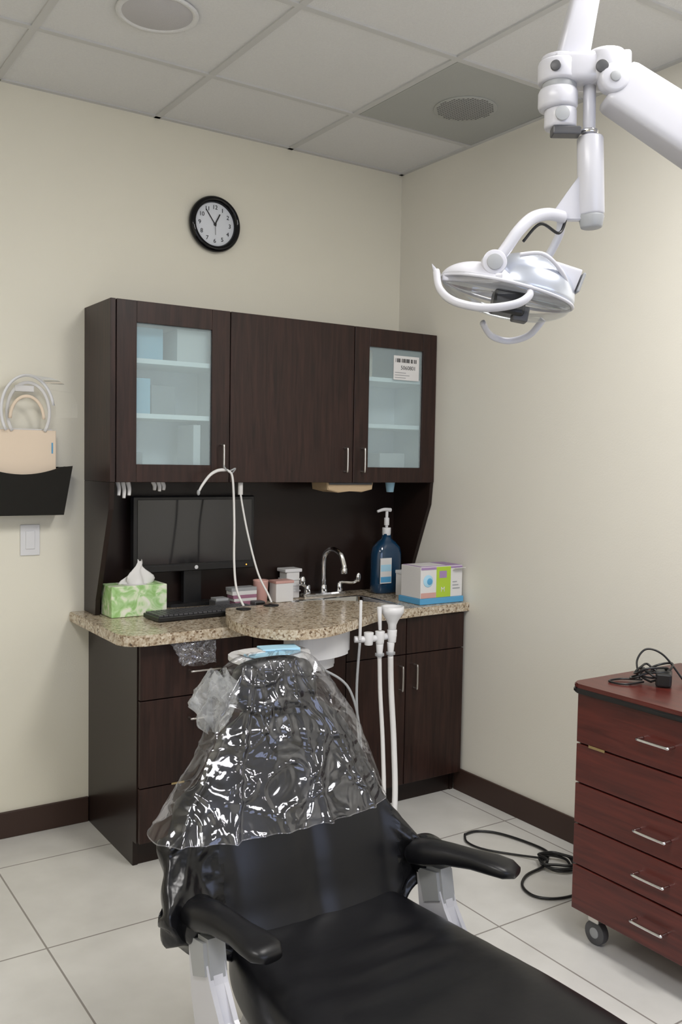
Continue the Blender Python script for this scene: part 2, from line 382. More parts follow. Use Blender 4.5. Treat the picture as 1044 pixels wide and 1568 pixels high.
# ---------------------------------------------------------------- countertop with sink cut-out
group('granite_countertop',(1.88,3.2,.82))
ZC=.84
def arc(cx,cy,r,a0,a1,n=8): return [(cx+r*math.cos(math.radians(a0+(a1-a0)*i/n)),cy+r*math.sin(math.radians(a0+(a1-a0)*i/n))) for i in range(n+1)]
SX0,SX1,SY0,SY1=1.98,2.33,3.02,3.32
prism('slab_left',[(1.085,YB-.001)]+arc(1.085+.07,2.91+.07,.07,180,270)+[(SX0,2.925),(SX0,YB-.001)],ZC-.038,ZC,'gran',bev=.003)
prism('slab_front',[(SX0,2.925),(SX1,2.94),(SX1,SY0),(SX0,SY0)],ZC-.038,ZC,'gran',bev=0)
prism('slab_back',[(SX0,SY1),(SX1,SY1),(SX1,YB-.001),(SX0,YB-.001)],ZC-.038,ZC,'gran',bev=0)
prism('slab_right',[(SX1,2.94),(XR-.001,2.955),(XR-.001,YB-.001),(SX1,YB-.001)],ZC-.038,ZC,'gran',bev=.002)
group('steel_sink',(2.15,3.17,.77))
def rr(x0,x1,y0,y1,r,z):
    P=[]
    for cx_,cy_,a in [(x1-r,y1-r,0),(x0+r,y1-r,90),(x0+r,y0+r,180),(x1-r,y0+r,270)]:
        P+= [(p[0],p[1],z) for p in arc(cx_,cy_,r,a,a+90,5)]
    return P
R=[rr(SX0-.012,SX1+.012,SY0-.012,SY1+.012,.03,ZC+.001),rr(SX0-.008,SX1+.008,SY0-.008,SY1+.008,.03,ZC+.004),rr(SX0+.004,SX1-.004,SY0+.004,SY1-.004,.03,ZC+.001),
   rr(SX0+.008,SX1-.008,SY0+.008,SY1-.008,.04,ZC-.12),rr(SX0+.03,SX1-.03,SY0+.03,SY1-.03,.04,ZC-.14)]
rings('bowl',R,'chrome',cap=False)
rings('bowl_floor',[R[-1],rr(SX0+.14,SX1-.14,SY0+.12,SY1-.12,.01,ZC-.145)],'chrome',cap=False)
cyl('drain',(2.155,3.17,ZC-.147),(2.155,3.17,ZC-.143),.04,'dgrey')
group('granite_board',(1.8,2.85,.86))
ol=spline([(1.56,3.11,0),(1.475,2.93,0),(1.452,2.78,0),(1.475,2.66,0),(1.56,2.585,0),(1.68,2.58,0),(1.82,2.64,0),(1.98,2.73,0),(2.12,2.80,0),(2.17,2.87,0),(2.15,2.96,0),(2.05,3.06,0),(1.95,3.11,0)],5)
prism('board',[(p.x,p.y) for p in ol],ZC+.002,ZC+.036,'gran',bev=.005)
cyl('grommet',(1.60,3.04,ZC+.0365),(1.60,3.04,ZC+.041),.028,'black')
cyl('grommet_b',(1.735,3.07,ZC+.0365),(1.735,3.07,ZC+.041),.03,'black')

# ---------------------------------------------------------------- faucet
group('gooseneck_faucet',(2.2,3.41,.84))
fx,fy=2.19,3.405
prism('base_plate',[(p.x,p.y) for p in spline([(fx-.11,fy,0),(fx-.09,fy-.03,0),(fx+.09,fy-.03,0),(fx+.11,fy,0),(fx+.09,fy+.03,0),(fx-.09,fy+.03,0)],5,True)],ZC,ZC+.018,'chrome',bev=.004)
cyl('neck_base',(fx,fy,ZC+.016),(fx,fy,ZC+.05),.018,'chrome',r1=.014)
tube('neck',[(fx,fy,ZC+.04),(fx,fy,ZC+.15),(fx+.002,fy-.012,ZC+.19),(fx+.012,fy-.05,ZC+.212),(fx+.024,fy-.095,ZC+.195),(fx+.03,fy-.115,ZC+.15),(fx+.03,fy-.117,ZC+.13)],.0115,'chrome',seg=14)
cyl('aerator',(fx+.03,fy-.117,ZC+.135),(fx+.03,fy-.118,ZC+.11),.0145,'chrome')
for s in (-1,1):
    cyl('valve',(fx+s*.085,fy,ZC+.016),(fx+s*.085,fy,ZC+.055),.017,'chrome',r1=.013)
    tube('wing_handle',[(fx+s*.085,fy,ZC+.055),(fx+s*.10,fy-.02,ZC+.058),(fx+s*.13,fy-.05,ZC+.06),(fx+s*.145,fy-.06,ZC+.075)],.008,'chrome',seg=10)
    ellip('wing_tip',(fx+s*.146,fy-.062,ZC+.082),(.013,.009,.022),'chrome')

# ---------------------------------------------------------------- mouthwash bottle
group('mouthwash_bottle',(2.5,3.37,.84))
bx_,by_=2.50,3.36
def oval(cx,cy,rx,ry,z,n=36,p=.7): return [(cx+rx*sp(math.cos(2*math.pi*k/n),p),cy+ry*sp(math.sin(2*math.pi*k/n),p),z) for k in range(n)]
rings('body',[oval(bx_,by_,rx,ry,ZC+z) for z,rx,ry in [(.001,.065,.04),(.008,.074,.046),(.05,.074,.046),(.18,.073,.046),(.21,.066,.042),(.235,.042,.03),(.25,.021,.019),(.272,.019,.018)]],'liq')
prism('label_white',[(bx_-.066,ZC+.05),(bx_-.004,ZC+.05),(bx_-.004,ZC+.165),(bx_-.066,ZC+.165)],by_-.0495,by_-.0465,'paper',axis='Y',bev=0)
bx('label_band',bx_-.064,bx_-.006,by_-.0502,by_-.0494,ZC+.055,ZC+.08,'blue',0)
bx('label_band_b',bx_-.064,bx_-.006,by_-.0502,by_-.0494,ZC+.105,ZC+.135,'lblue',0)
cyl('collar',(bx_,by_,ZC+.265),(bx_,by_,ZC+.30),.02,'white')
cyl('stem',(bx_,by_,ZC+.30),(bx_,by_,ZC+.375),.007,'white')
cyl('stem_guard',(bx_,by_,ZC+.31),(bx_,by_,ZC+.345),.012,'white')
tube('nozzle',[(bx_+.02,by_,ZC+.38),(bx_-.02,by_-.005,ZC+.383),(bx_-.06,by_-.01,ZC+.375)],.010,'white',r1=.006)

# ---------------------------------------------------------------- boxes at right
group('glove_box',(2.53,3.06,.9))
bx('blue_box',2.40,2.64,2.98,3.13,ZC+.001,ZC+.026,'blue',.002)
bx('carton',2.405,2.635,2.985,3.12,ZC+.026,ZC+.160,'paper',.002)
bx('purple_edge',2.41,2.63,2.99,3.115,ZC+.160,ZC+.1615,'purple',0)
bx('top_print',2.42,2.55,3.0,3.105,ZC+.1615,ZC+.1622,'paper',0)
bx('lime_panel',2.49,2.568,2.9835,2.985,ZC+.028,ZC+.158,'greenb',0)
bx('purple_panel',2.407,2.488,2.9835,2.985,ZC+.148,ZC+.158,'purple',0)
bx('purple_panel_b',2.570,2.633,2.9835,2.985,ZC+.150,ZC+.158,'purple',0)
bx('lime_text',2.505,2.545,2.9828,2.9835,ZC+.11,ZC+.14,'purple',0)
for k in range(3): bx('print_line',2.58,2.62-.008*k,2.9835,2.985,ZC+.06+.014*k,ZC+.064+.014*k,'grey',0)
bx('magenta_foot',2.407,2.488,2.9835,2.985,ZC+.028,ZC+.05,'pink',0)
cyl('print_dot',(2.445,2.983,ZC+.10),(2.445,2.985,ZC+.10),.026,'lblue'); cyl('print_dot_b',(2.452,2.982,ZC+.098),(2.452,2.984,ZC+.098),.014,'blue')
text('lettering','M',(2.525,2.983,ZC+.06),.03,'paper',(math.pi/2,0,0))
box('open_flap',(2.605,2.975,ZC+.145),(.055,.03,.002),'paper',0,rot=RX(-25))
group('small_carton',(2.525,3.22,.88))
bx('carton',2.49,2.56,3.18,3.27,ZC+.001,ZC+.10,'paper',.002); bx('lid',2.488,2.562,3.178,3.272,ZC+.10,ZC+.115,'white',.002)
bx('inner_card',2.48,2.55,3.15,3.175,ZC+.001,ZC+.035,'paper',.001)

# ---------------------------------------------------------------- tissue box
group('tissue_box',(1.28,3.33,.9))
bx('carton',1.172,1.392,3.275,3.39,ZC+.001,ZC+.118,'green',.003)
lathe('opening',(1.28,3.33,ZC+.118),[(.05,0),(.048,.002),(.04,.0015)],'paper')
R=[]
for i in range(9):
    t=i/8; z=ZC+.11+t*.09; w=.045*(1-t)+.012+.012*math.sin(t*6); 
    R.append([(1.285+.02*t+w*math.cos(a)*(1+.35*math.sin(3*a+t*4)),3.33+.4*w*math.sin(a)*(1+.5*math.cos(4*a)),z+.012*math.sin(2*a+1)*t) for a in [2*math.pi*k/28 for k in range(28)]])
rings('tissue',R,'paper')
# keyboard
group('keyboard',(1.51,3.19,.85))
box('case',(1.50,3.185,ZC+.011),(.43,.135,.018),'black',.004,rot=RZ(3))
bm=bmesh.new()
for r in range(5):
    for k in range(21):
        v=bmesh.ops.create_cube(bm,size=1)['verts']; bmesh.ops.scale(bm,vec=(.0165,.019,.006),verts=v)
        bmesh.ops.translate(bm,vec=(-.2+k*.02,-.048+r*.024,.0225),verts=v)
bmesh.ops.rotate(bm,verts=bm.verts,cent=(0,0,0),matrix=RZ(3)); bmesh.ops.translate(bm,vec=(1.50,3.185,ZC),verts=bm.verts)
frombm('keys',bm,'dgrey')
# monitor
group('computer_monitor',(1.57,3.42,1.1))
bx('housing',1.305,1.84,3.405,3.44,.985,1.29,'black',.006)
bx('screen',1.322,1.823,3.402,3.406,1.018,1.275,'screen',.001)
bx('lower_bezel',1.31,1.835,3.4,3.406,.988,1.012,'black',.001)
cyl('logo',(1.572,3.3995,1.0),(1.572,3.401,1.0),.008,'white')
bx('neck',1.53,1.61,3.43,3.46,.85,1.1,'black',.004)
prism('foot',[(p.x,p.y) for p in spline([(1.44,3.43,0),(1.5,3.40,0),(1.64,3.40,0),(1.70,3.43,0),(1.64,3.475,0),(1.5,3.475,0)],5,True)],ZC+.001,ZC+.014,'black',bev=.003)
cyl('power_led',(1.80,3.3995,1.0),(1.80,3.401,1.0),.003,mat('amber_led',(1,.4,.05),.3,emit=(1,.35,.05),es=2))
# small counter-top things
group('desk_speaker',(1.76,3.25,.86))
bx('body',1.745,1.795,3.22,3.265,ZC+.001,ZC+.03,'dgrey',.006); bx('grille',1.75,1.79,3.217,3.22,ZC+.006,ZC+.026,'black',.001)
group('card_stack',(1.74,3.33,.87))
for i,(mm,h) in enumerate([('mauve',.02),('paper',.012),('mauve',.014),('paper',.016),('grey',.014)]):
    z=ZC+.001+[0,.02,.032,.046,.062][i]; bx('pack_%d'%i,1.70-.004*i,1.80,3.305,3.36,z,z+h,mm,.001)
group('index_card_box',(1.64,3.34,.86))
bx('tray',1.61,1.675,3.30,3.36,ZC+.001,ZC+.03,'dgrey',.003); bx('cards',1.615,1.67,3.305,3.355,ZC+.028,ZC+.04,'grey',.001)
group('pink_cup',(1.86,3.36,.87))
lathe('cup',(1.845,3.355,ZC+.001),[(.024,0),(.027,.004),(.032,.09),(.033,.096),(.030,.096),(.026,.03)],'pink',24)
group('gauze_box',(1.93,3.35,.87))
bx('carton',1.90,1.985,3.32,3.38,ZC+.001,ZC+.085,'paper',.003); bx('lid',1.898,1.987,3.318,3.382,ZC+.08,ZC+.092,'pink',.002)
group('paper_cup_stack',(2.03,3.4,.9))
bx('body',1.995,2.06,3.395,3.46,ZC+.001,ZC+.12,'paper',.004); bx('cap',1.985,2.07,3.39,3.465,ZC+.115,ZC+.13,'white',.003)
for z in (.03,.055,.08): bx('layer',1.991,2.064,3.391,3.464,ZC+z,ZC+z+.006,'white',.001)

# ---------------------------------------------------------------- wand & cords hanging from the cabinet
group('curing_wand',(1.6,3.15,1.3))
tube('nozzle',[(1.464,3.15,1.318),(1.478,3.15,1.342),(1.508,3.15,1.378),(1.54,3.15,1.396),(1.575,3.15,1.400)],.0042,'paper',r1=.007)
ellip('nozzle_tip',(1.462,3.15,1.313),(.0065,.0065,.011),'grey')
tube('tie',[(1.56,3.14,1.415),(1.58,3.14,1.395),(1.61,3.14,1.405),(1.60,3.15,1.385)],.003,'grey')
tube('cord_a',[(1.560,3.15,1.400),(1.582,3.14,1.395),(1.600,3.14,1.36),(1.603,3.13,1.2),(1.594,3.11,1.05),(1.590,3.08,.95),(1.60,3.04,.889)],.0044,'paper')
tube('cord_b',[(1.685,3.24,1.345),(1.683,3.23,1.29),(1.688,3.18,1.15),(1.708,3.13,1.0),(1.732,3.09,.92),(1.737,3.07,.889)],.004,'paper')
cyl('cord_plug',(1.685,3.24,1.349),(1.685,3.24,1.30),.010,'paper')
group('folded_paper_towels',(2.2,3.3,1.33))
prism('towel_pack',[(2.09,1.349),(2.095,1.318),(2.15,1.306),(2.21,1.312),(2.27,1.308),(2.325,1.320),(2.33,1.349)],3.235,3.36,'kraft',axis='Y',bev=.003)
bx('wire_clip',2.10,2.32,3.229,3.233,1.34,1.349,'dgrey',.001)
group('soap_dispenser_nozzle',(2.47,3.3,1.33))
cyl('nozzle',(2.47,3.3,1.349),(2.47,3.3,1.305),.022,'lblue',r1=.016)
group('hanging_gloves',(1.25,3.3,1.33))
for i,(gx,L) in enumerate([(1.195,.05),(1.215,.06),(1.235,.05),(1.335,.03),(1.355,.035),(1.372,.03)]):
    tube('finger_%d'%i,[(gx,3.28,1.349),(gx+.004,3.275,1.349-L*.5),(gx+.001,3.27,1.349-L)],.009,'paper',r1=.006)

# ---------------------------------------------------------------- delivery unit under the board
group('dental_delivery_unit',(1.75,2.72,.78))
prism('head',[(p.x,p.y) for p in spline([(1.62,2.72,0),(1.65,2.66,0),(1.78,2.67,0),(1.88,2.74,0),(1.86,2.86,0),(1.68,2.86,0)],5,True)],.745,ZC-.002,'white',bev=.01)
prism('head_lower',[(p.x,p.y) for p in spline([(1.66,2.74,0),(1.68,2.69,0),(1.76,2.70,0),(1.82,2.75,0),(1.81,2.84,0),(1.70,2.84,0)],5,True)],.70,.745,'white',bev=.008)
prism('tray',[(p.x,p.y) for p in spline([(1.33,2.62,0),(1.36,2.50,0),(1.50,2.49,0),(1.60,2.56,0),(1.60,2.68,0),(1.40,2.70,0)],6,True)],.79,.805,'white',bev=.004)
box('tray_paper',(1.46,2.57,.812),(.17,.10,.008),'lblue',.002,rot=RZ(20)); box('tray_paper_b',(1.50,2.60,.820),(.13,.07,.008),'lblue',.002,rot=RZ(-12))
box('tray_wipe',(1.40,2.60,.815),(.07,.06,.012),'paper',.003,rot=RZ(8))
tube('tray_arm',[(1.55,2.64,.785),(1.65,2.70,.77),(1.72,2.75,.75)],.014,'white')
tube('holder_bar',[(1.86,2.68,.80),(1.92,2.66,.80),(2.04,2.68,.80)],.012,'white',seg=14)
for i,t in enumerate((1.905,1.955,2.01)):
    cyl('socket_%d'%i,(t,2.655,.78),(t,2.655,.826),.015,'white',r1=.018)
cyl('syringe',(1.87,2.66,.80),(1.868,2.655,.945),.0055,'white'); 
cyl('evac_tip',(1.955,2.655,.83),(1.95,2.655,.915),.006,'white',r1=.009)
lathe('funnel',(2.01,2.655,.825),[(.014,-.02),(.016,.02),(.022,.035),(.038,.06),(.042,.068),(.042,.088),(.036,.088),(.033,.066)],'white')
for i,(t,r) in enumerate(((1.955,.008),(2.005,.011))):
    cyl('valve_%d'%i,(t,2.655,.78),(t,2.655,.73),.014,'white',r1=.010); cyl('collar_%d'%i,(t,2.655,.745),(t,2.655,.735),.017,'grey')
    tube('hose_%d'%i,[(t,2.655,.73),(t+.01,2.66,.6),(t+.005,2.63,.4),(t-.04,2.56,.2),(t-.12,2.50,.06),(t-.3,2.5,.02)],r,'paper',n=10)
tube('hose_thin',[(1.87,2.66,.79),(1.86,2.66,.6),(1.85,2.62,.35),(1.78,2.55,.1),(1.62,2.5,.012)],.005,'grey',n=10)
tube('hose_thin_b',[(1.72,2.68,.71),(1.80,2.62,.64),(1.84,2.6,.45),(1.80,2.55,.2),(1.66,2.52,.012)],.0045,'grey',n=10)
cyl('arm_post',(1.72,2.78,.70),(1.72,2.78,.03),.025,'grey'); cyl('arm_foot',(1.72,2.78,.0),(1.72,2.78,.03),.11,'grey')
group('plastic_bag',(1.38,2.9,.75))
R=[]
for i in range(14):
    t=i/13; w=.085*(1-.25*t)
    R.append([(1.34+.02*t+w*math.cos(a)+.008*noise.noise(Vector((a*2,t*6,1))),2.925-.012+.02*math.sin(a)+.012*noise.noise(Vector((a*3,t*5,4))),.80-.08*t+.01*noise.noise(Vector((a,t*3,8)))) for a in [2*math.pi*k/30 for k in range(30)]])
rings('bag',R,mixtrans('bag_film',(.85,.87,.95),.14,.12,bump=.8,bscale=20,fres=.5,glossy=True,detail=2),cap=False)

# ---------------------------------------------------------------- wall pocket, shields, switch
group('wall_file_pocket',(.88,3.46,1.31))
front=[(1.035,1.222),(1.068,1.405)]+[(1.04-.32*t,1.402-.030*math.sin(math.pi*min(1,max(0,t*1.15-.06)))**.8 if 0<t*1.15-.06<1 else 1.402) for t in [i/18 for i in range(19)]]+[(.69,1.405),(.72,1.222)]
prism('front_panel',front,3.405,3.410,'gloss',axis='Y',bev=.001)
prism('back_panel',[(.72,1.225),(1.035,1.225),(1.06,1.40),(.70,1.40)],3.492,3.499,'gloss',axis='Y',bev=.001)
bx('bottom',.72,1.035,3.41,3.492,1.222,1.228,'gloss',.001)
for a,b in ((.722,.694),(1.032,1.062)):
    rings('side',[[(a-.002,3.409,1.225),(a+.003,3.409,1.225),(a+.003,3.493,1.225),(a-.002,3.493,1.225)],[(b-.002,3.409,1.402),(b+.003,3.409,1.402),(b+.003,3.493,1.402),(b-.002,3.493,1.402)]],'gloss',smooth=False)
group('manila_folder',(.87,3.45,1.44))
box('folder',(.875,3.45,1.385),(.285,.012,.30),'tan',.003); box('folder_b',(.865,3.463,1.39),(.285,.006,.30),'paper',.001)
bx('blue_tag',1.0,1.005,3.442,3.4438,1.45,1.49,'blue',0)
group('face_shield',(.88,3.43,1.6))
def arcY(c,rx,rz,a0,a1,y,n=24): return [(c[0]+rx*math.cos(math.radians(a0+(a1-a0)*i/n)),y,c[1]+rz*math.sin(math.radians(a0+(a1-a0)*i/n))) for i in range(n+1)]
tube('visor_band',arcY((.915,1.60),.076,.108,-40,220,3.44),.0032,'paper',raw=True,flat=2)
tube('outer_band',arcY((.91,1.605),.094,.128,10,215,3.43),.0028,'white',raw=True,flat=2)
R=[[ (x_,3.425-.022*k,z_) for (x_,_,z_) in arcY((.915+.02*k,1.605),.096+.014*k,.131-.004*k,-10,190,0)] for k in range(3)]
rings('clear_visor',R,'clear',cap=False,closed=False)
tube('inner_strap',arcY((.905,1.575),.060,.082,0,180,3.42),.003,'tan',raw=True,flat=2)
box('foam_pad',(.90,3.44,1.685),(.07,.012,.024),'paper',.004)
group('light_switch',(.935,3.497,1.124))
bx('plate',.899,.971,3.494,3.4995,1.066,1.182,'white',.002); bx('rocker',.918,.952,3.4905,3.495,1.09,1.158,'white',.002)

# ---------------------------------------------------------------- dental chair
CX=1.08
group('dental_chair',(CX,1.4,.4))
R=[]
prof=[(1.735,.36,.425,.12),(1.72,.325,.44,.19),(1.68,.31,.435,.22),(1.58,.30,.425,.245),(1.42,.30,.425,.262),(1.2,.30,.435,.272),(.95,.305,.44,.265),(.7,.29,.42,.24),(.45,.26,.38,.20),(.33,.26,.36,.16),(.30,.28,.34,.10)]
pr=spline([(a,b,0) for a,b,c,d in prof],8); pr2=spline([(c,d,0) for a,b,c,d in prof],8)
for p,q in zip(pr,pr2):
    y,zb,zt,w=p.x,p.y,q.x,q.y; zc=(zb+zt)/2; h=(zt-zb)/2; ring=[]
    for k in range(64):
        a=2*math.pi*k/64; u=sp(math.cos(a),.45); v=sp(math.sin(a),.45)
        z=zc+h*v
        if v>0:
            z+= .018*abs(u)**2*v + .006*noise.noise(Vector((u*2,y*14,0)))*(1-u*u)
            cr=max(0,1-abs(y-1.42)/.2)*(1-u*u)
            z+= .008*math.sin(y*80+u*2.5)*cr*max(0,.6+noise.noise(Vector((u*3,y*9,5))))
        ring.append((CX+w*u,y,z))
    R.append(ring)
rings('seat_cushion',R,'leather')
rows=[(.36,1.64,.19,.00,.19),(.41,1.66,.24,.01,.25),(.46,1.685,.29,.04,.335),(.51,1.70,.30,.06,.375),(.56,1.715,.27,.05,.37),(.61,1.735,.235,.03,.35),(.66,1.76,.215,.02,.305),(.72,1.79,.20,.015,.245),(.78,1.82,.175,.015,.195),(.83,1.845,.145,.01,.155),(.865,1.862,.10,0,.10)]
rs=spline([(a,b,e) for a,b,c,d,e in rows],5); rs2=spline([(c,d,0) for a,b,c,d,e in rows],5)
F=[];n=61
for p,q in zip(rs,rs2):
    z,y,w,curl,wl=p.x,p.y,q.x,q.y,p.z; row=[]
    for k in range(n):
        u=-1+2*k/(n-1); W=wl if u<0 else w; off=abs(u)*W; wing=min(1,max(0,(off-.20)/.06))
        yy=y-curl*abs(u)**3
        yy+=-.016*max(0,1-(off/.19)**4)+.010*math.exp(-(off/.03)**2)
        yy+=wing*(.022*noise.noise(Vector((u*5,z*11,2)))+.012*(1-min(1,abs(noise.noise(Vector((u*9+z*14,z*18-u*6,7))))*3)))
        xx=CX+W*u+wing*.006*noise.noise(Vector((z*18,u*3,1)))
        row.append((xx,yy,z))
    F.append(row)
v=[p for r in F for p in r]; f=[(i*n+j,i*n+j+1,(i+1)*n+j+1,(i+1)*n+j) for i in range(len(F)-1) for j in range(n-1)]
me=bpy.data.meshes.new('backrest'); me.from_pydata(v,[],f); me.update()
o=finish('backrest',me,['leather','leatherw'],True)
for pg in me.polygons:
    c=sum((me.vertices[i].co.x for i in pg.vertices))/4
    if abs(c-CX)>.225: pg.material_index=1
md=o.modifiers.new('s','SOLIDIFY'); md.thickness=.05; md.offset=-1 if me.polygons[0].normal.y<0 else 1
md=o.modifiers.new('b','SUBSURF'); md.levels=1; md.render_levels=1
R=[]
for z,y,w in [(.34,1.73,.13),(.45,1.77,.17),(.6,1.83,.17),(.75,1.89,.13),(.83,1.92,.07)]:
    R.append([(CX+w*sp(math.cos(a),.6),y+.03*sp(math.sin(a),.6),z) for a in [2*math.pi*k/28 for k in range(28)]])
rings('rear_shell',R,'grey')
rings('headrest_post',[[(CX+.035*sp(math.cos(a),.5),y+.012*math.sin(a),z) for a in [2*math.pi*k/20 for k in range(20)]] for y,z in [(1.90,.78),(1.915,.86),(1.93,.93)]],'dgrey')
HX=CX-.012
ellip('headrest',(HX,1.882,.905),(.098,.042,.066),'leather',rot=RX(-20),p=.62)
ellip('headrest_wing_l',(HX-.07,1.862,.908),(.036,.03,.056),'leather',rot=RX(-20),p=.8)
ellip('headrest_wing_r',(HX+.07,1.862,.908),(.036,.03,.056),'leather',rot=RX(-20),p=.8)
ellip('headrest_bolster',(HX,1.848,.862),(.085,.028,.026),'leather',rot=RX(-20),p=.85)
ellip('neck_pad',(HX,1.822,.80),(.052,.026,.05),'leather',rot=RX(-25),p=.8)
for s,yaw,ax,sx in ((-1,8,.775,.775),(1,24,1.345,1.362)):
    rot=RZ(yaw)
    def T(q): 
        q=rot@Vector(q); return (ax+q.x,1.61+q.y,q.z)
    R=[]
    for y,w,zt,zb in [(.06,.018,.535,.51),(.045,.034,.552,.50),(0,.038,.560,.505),(-.05,.032,.562,.518),(-.11,.030,.561,.524),(-.155,.037,.560,.526),(-.19,.037,.556,.526),(-.212,.022,.548,.529)]:
        R.append([T((w*sp(math.cos(a),.7),y,(zt+zb)/2+(zt-zb)/2*sp(math.sin(a),.7))) for a in [2*math.pi*k/24 for k in range(24)]])
    rings('armrest_pad',R,'leather')
    prism('arm_support',[(1.67,.49),(1.585,.50),(1.555,.42),(1.52,.36),(1.40,.27),(1.25,.22),(1.25,.15),(1.50,.15),(1.60,.22),(1.65,.36)],sx-.020,sx+.020,'whitec',axis='X',bev=.01)
    prism('arm_bracket',[(1.66,.49),(1.575,.505),(1.56,.43),(1.63,.40)],sx-.024,sx+.024,'grey',axis='X',bev=.008)
    ellip('arm_sleeve',(CX+s*.298,1.665,.50),(.045,.05,.045),'leatherw',p=.8)
R=[]
for z,w,y0,y1 in [(.15,.20,1.0,1.62),(.17,.235,.95,1.66),(.28,.25,.9,1.68),(.305,.23,.92,1.66)]:
    R.append([(CX+w*sp(math.cos(a),.4),(y0+y1)/2+(y1-y0)/2*sp(math.sin(a),.4),z) for a in [2*math.pi*k/40 for k in range(40)]])
rings('seat_shell',R,'whitec')
bx('lift_column',CX-.09,CX+.09,1.15,1.45,.05,.16,'grey',.02)
R=[[(CX+w*sp(math.cos(a),.5),1.25+l*sp(math.sin(a),.5),z) for a in [2*math.pi*k/40 for k in range(40)]] for z,w,l in [(0,.24,.42),(.035,.24,.42),(.055,.20,.38),(.06,.15,.3)]]
rings('floor_base',R,'grey')

# plastic cover over headrest / backrest
group('plastic_chair_cover',(CX,1.8,.8))
rows=[(.980,1.885,1.02,1.11,.03),(.972,1.88,.965,1.165,.055),(.93,1.875,.925,1.205,.075),(.875,1.865,.90,1.24,.085),(.82,1.845,.88,1.27,.09),(.76,1.82,.84,1.285,.095),(.70,1.79,.775,1.295,.105),(.645,1.765,.718,1.30,.12)]
a1=spline([(a,b,c) for a,b,c,d,e in rows],14); a2=spline([(d,e,0) for a,b,c,d,e in rows],14)
R=[];nn=300
def ridge(v,k): return max(0,1-abs(noise.noise(v))*k)**1.6
for i,(p,q) in enumerate(zip(a1,a2)):
    z,y,xa,xb,dp=p.x,p.y,p.z,q.x,q.y; ring=[]; t=i/(len(a1)-1)
    for k in range(nn):
        a=2*math.pi*k/nn; ca=sp(math.cos(a),.8); sa=sp(math.sin(a),.8)
        X=(xa+xb)/2-CX+(xb-xa)/2*ca
        w1=noise.noise(Vector((ca*1.8+sa,z*4,3)))
        fan=X/(1.12-z)
        w2=ridge(Vector((fan*4+.3,z*2.0,sa+3)),6)
        w3=ridge(Vector((X*8+z*9,z*11-X*6,sa*.5+9)),6)
        w4=ridge(Vector((X*11-z*13,z*9+X*6,sa*.5+21)),7)
        w5=ridge(Vector((X*4,z*26+X*5,sa*.5+31)),7)
        d=.017*w1+.010*w2*(.4+t)+.008*w3+.007*w4+.004*w5
        ring.append(((xa+xb)/2+(xb-xa)/2*ca*(1+d*.6),y+(dp+d*1.1-.010)*sa,z+.004*w1*t))
    R.append(ring)
rings('cover',R,'film',cap=False)
hem=[Vector(p) for p in R[-1]]+[Vector(R[-1][0])]
tube('hem',hem,.0012,'film',seg=6,raw=True)
R=[]
for i in range(24):
    t=i/23; w=.050*math.sin(math.pi*(.12+.8*t))
    R.append([(.915-.01*t+w*math.cos(a)*(1+.5*noise.noise(Vector((a*1.8,t*4,9)))+.18*ridge(Vector((a*2+t*4,t*5,2)),5)),1.86+w*.8*math.sin(a)*(1+.5*noise.noise(Vector((a*2,t*4,5)))),.955-.13*t+.010*math.cos(3*a)) for a in [2*math.pi*k/64 for k in range(64)]])
rings('gathered_knot',R,mixtrans('bunched_film',(.66,.68,.68),.24,.25,bump=.7,bscale=20,fres=.3,detail=2),cap=False)

# ---------------------------------------------------------------- drawer cart
group('drawer_cart',(2.35,1.57,.45))
CA,CB,CY0,CY1=2.10,2.60,1.285,1.85
bx('carcass',CA+.018,CB,CY0,CY1,.10,.765,'mah',.002)
zs=[.10,.24,.365,.49,.61,.763]
for i in range(5):
    bx('drawer_%d'%(i+1),CA,CA+.018,CY0+.002,CY1-.002,zs[i]+.0025,zs[i+1]-.0025,'mah',.002)
    if i!=3: pull('handle_%d'%(i+1),(CA,1.56,(zs[i]+zs[i+1])/2),(0,1,0),.10,(-.028,0,0),'chrome',.0045)
prism('top',[(CA-.015,CY0-.015)]+[(CB+.01,CY0-.015),(CB+.01,CY1+.015)]+arc(CA-.015+.03,CY1+.015-.03,.03,90,180,5),.778,.792,'mah',bev=.003)
prism('top_edge',[(CA-.017,CY0-.017)]+[(CB+.011,CY0-.017),(CB+.011,CY1+.017)]+arc(CA-.017+.03,CY1+.017-.03,.03,90,180,5),.764,.779,'black',bev=.004)
bx('catch',CA-.003,CA,1.74,1.80,.606,.614,'brass',.001)
for x_,y_ in ((CA+.05,CY1-.06),(CB-.05,CY1-.06),(CA+.05,CY0+.06),(CB-.05,CY0+.06)):
    cyl('caster_wheel',(x_-.012,y_,.036),(x_+.012,y_,.036),.036,'dgrey'); cyl('caster_hub',(x_-.014,y_,.036),(x_+.014,y_,.036),.016,'grey')
    bx('caster_fork',x_-.02,x_+.02,y_-.02,y_+.02,.07,.10,'nickel',.004)
group('charger_cable',(2.33,1.72,.82))
box('adapter',(2.29,1.69,.815),(.075,.045,.040),'black',.006,rot=RZ(35))
box('adapter_b',(2.37,1.64,.808),(.05,.04,.028),'black',.006,rot=RZ(10))
P=[]
for k in range(40):
    a=k*.83; P.append((2.29+(.05+.018*math.sin(k*1.3))*math.cos(a)+.012*math.sin(k*.5),1.73+(.04+.015*math.cos(k*1.9))*math.sin(a),.797+.016+.015*math.sin(k*1.1)+.0006*k))
tube('cord',P,.0034,'black',seg=6,n=5)
tube('loop',[(2.27,1.76,.80),(2.28,1.78,.85),(2.31,1.77,.885),(2.34,1.73,.87),(2.37,1.68,.80)],.003,'black',seg=6)
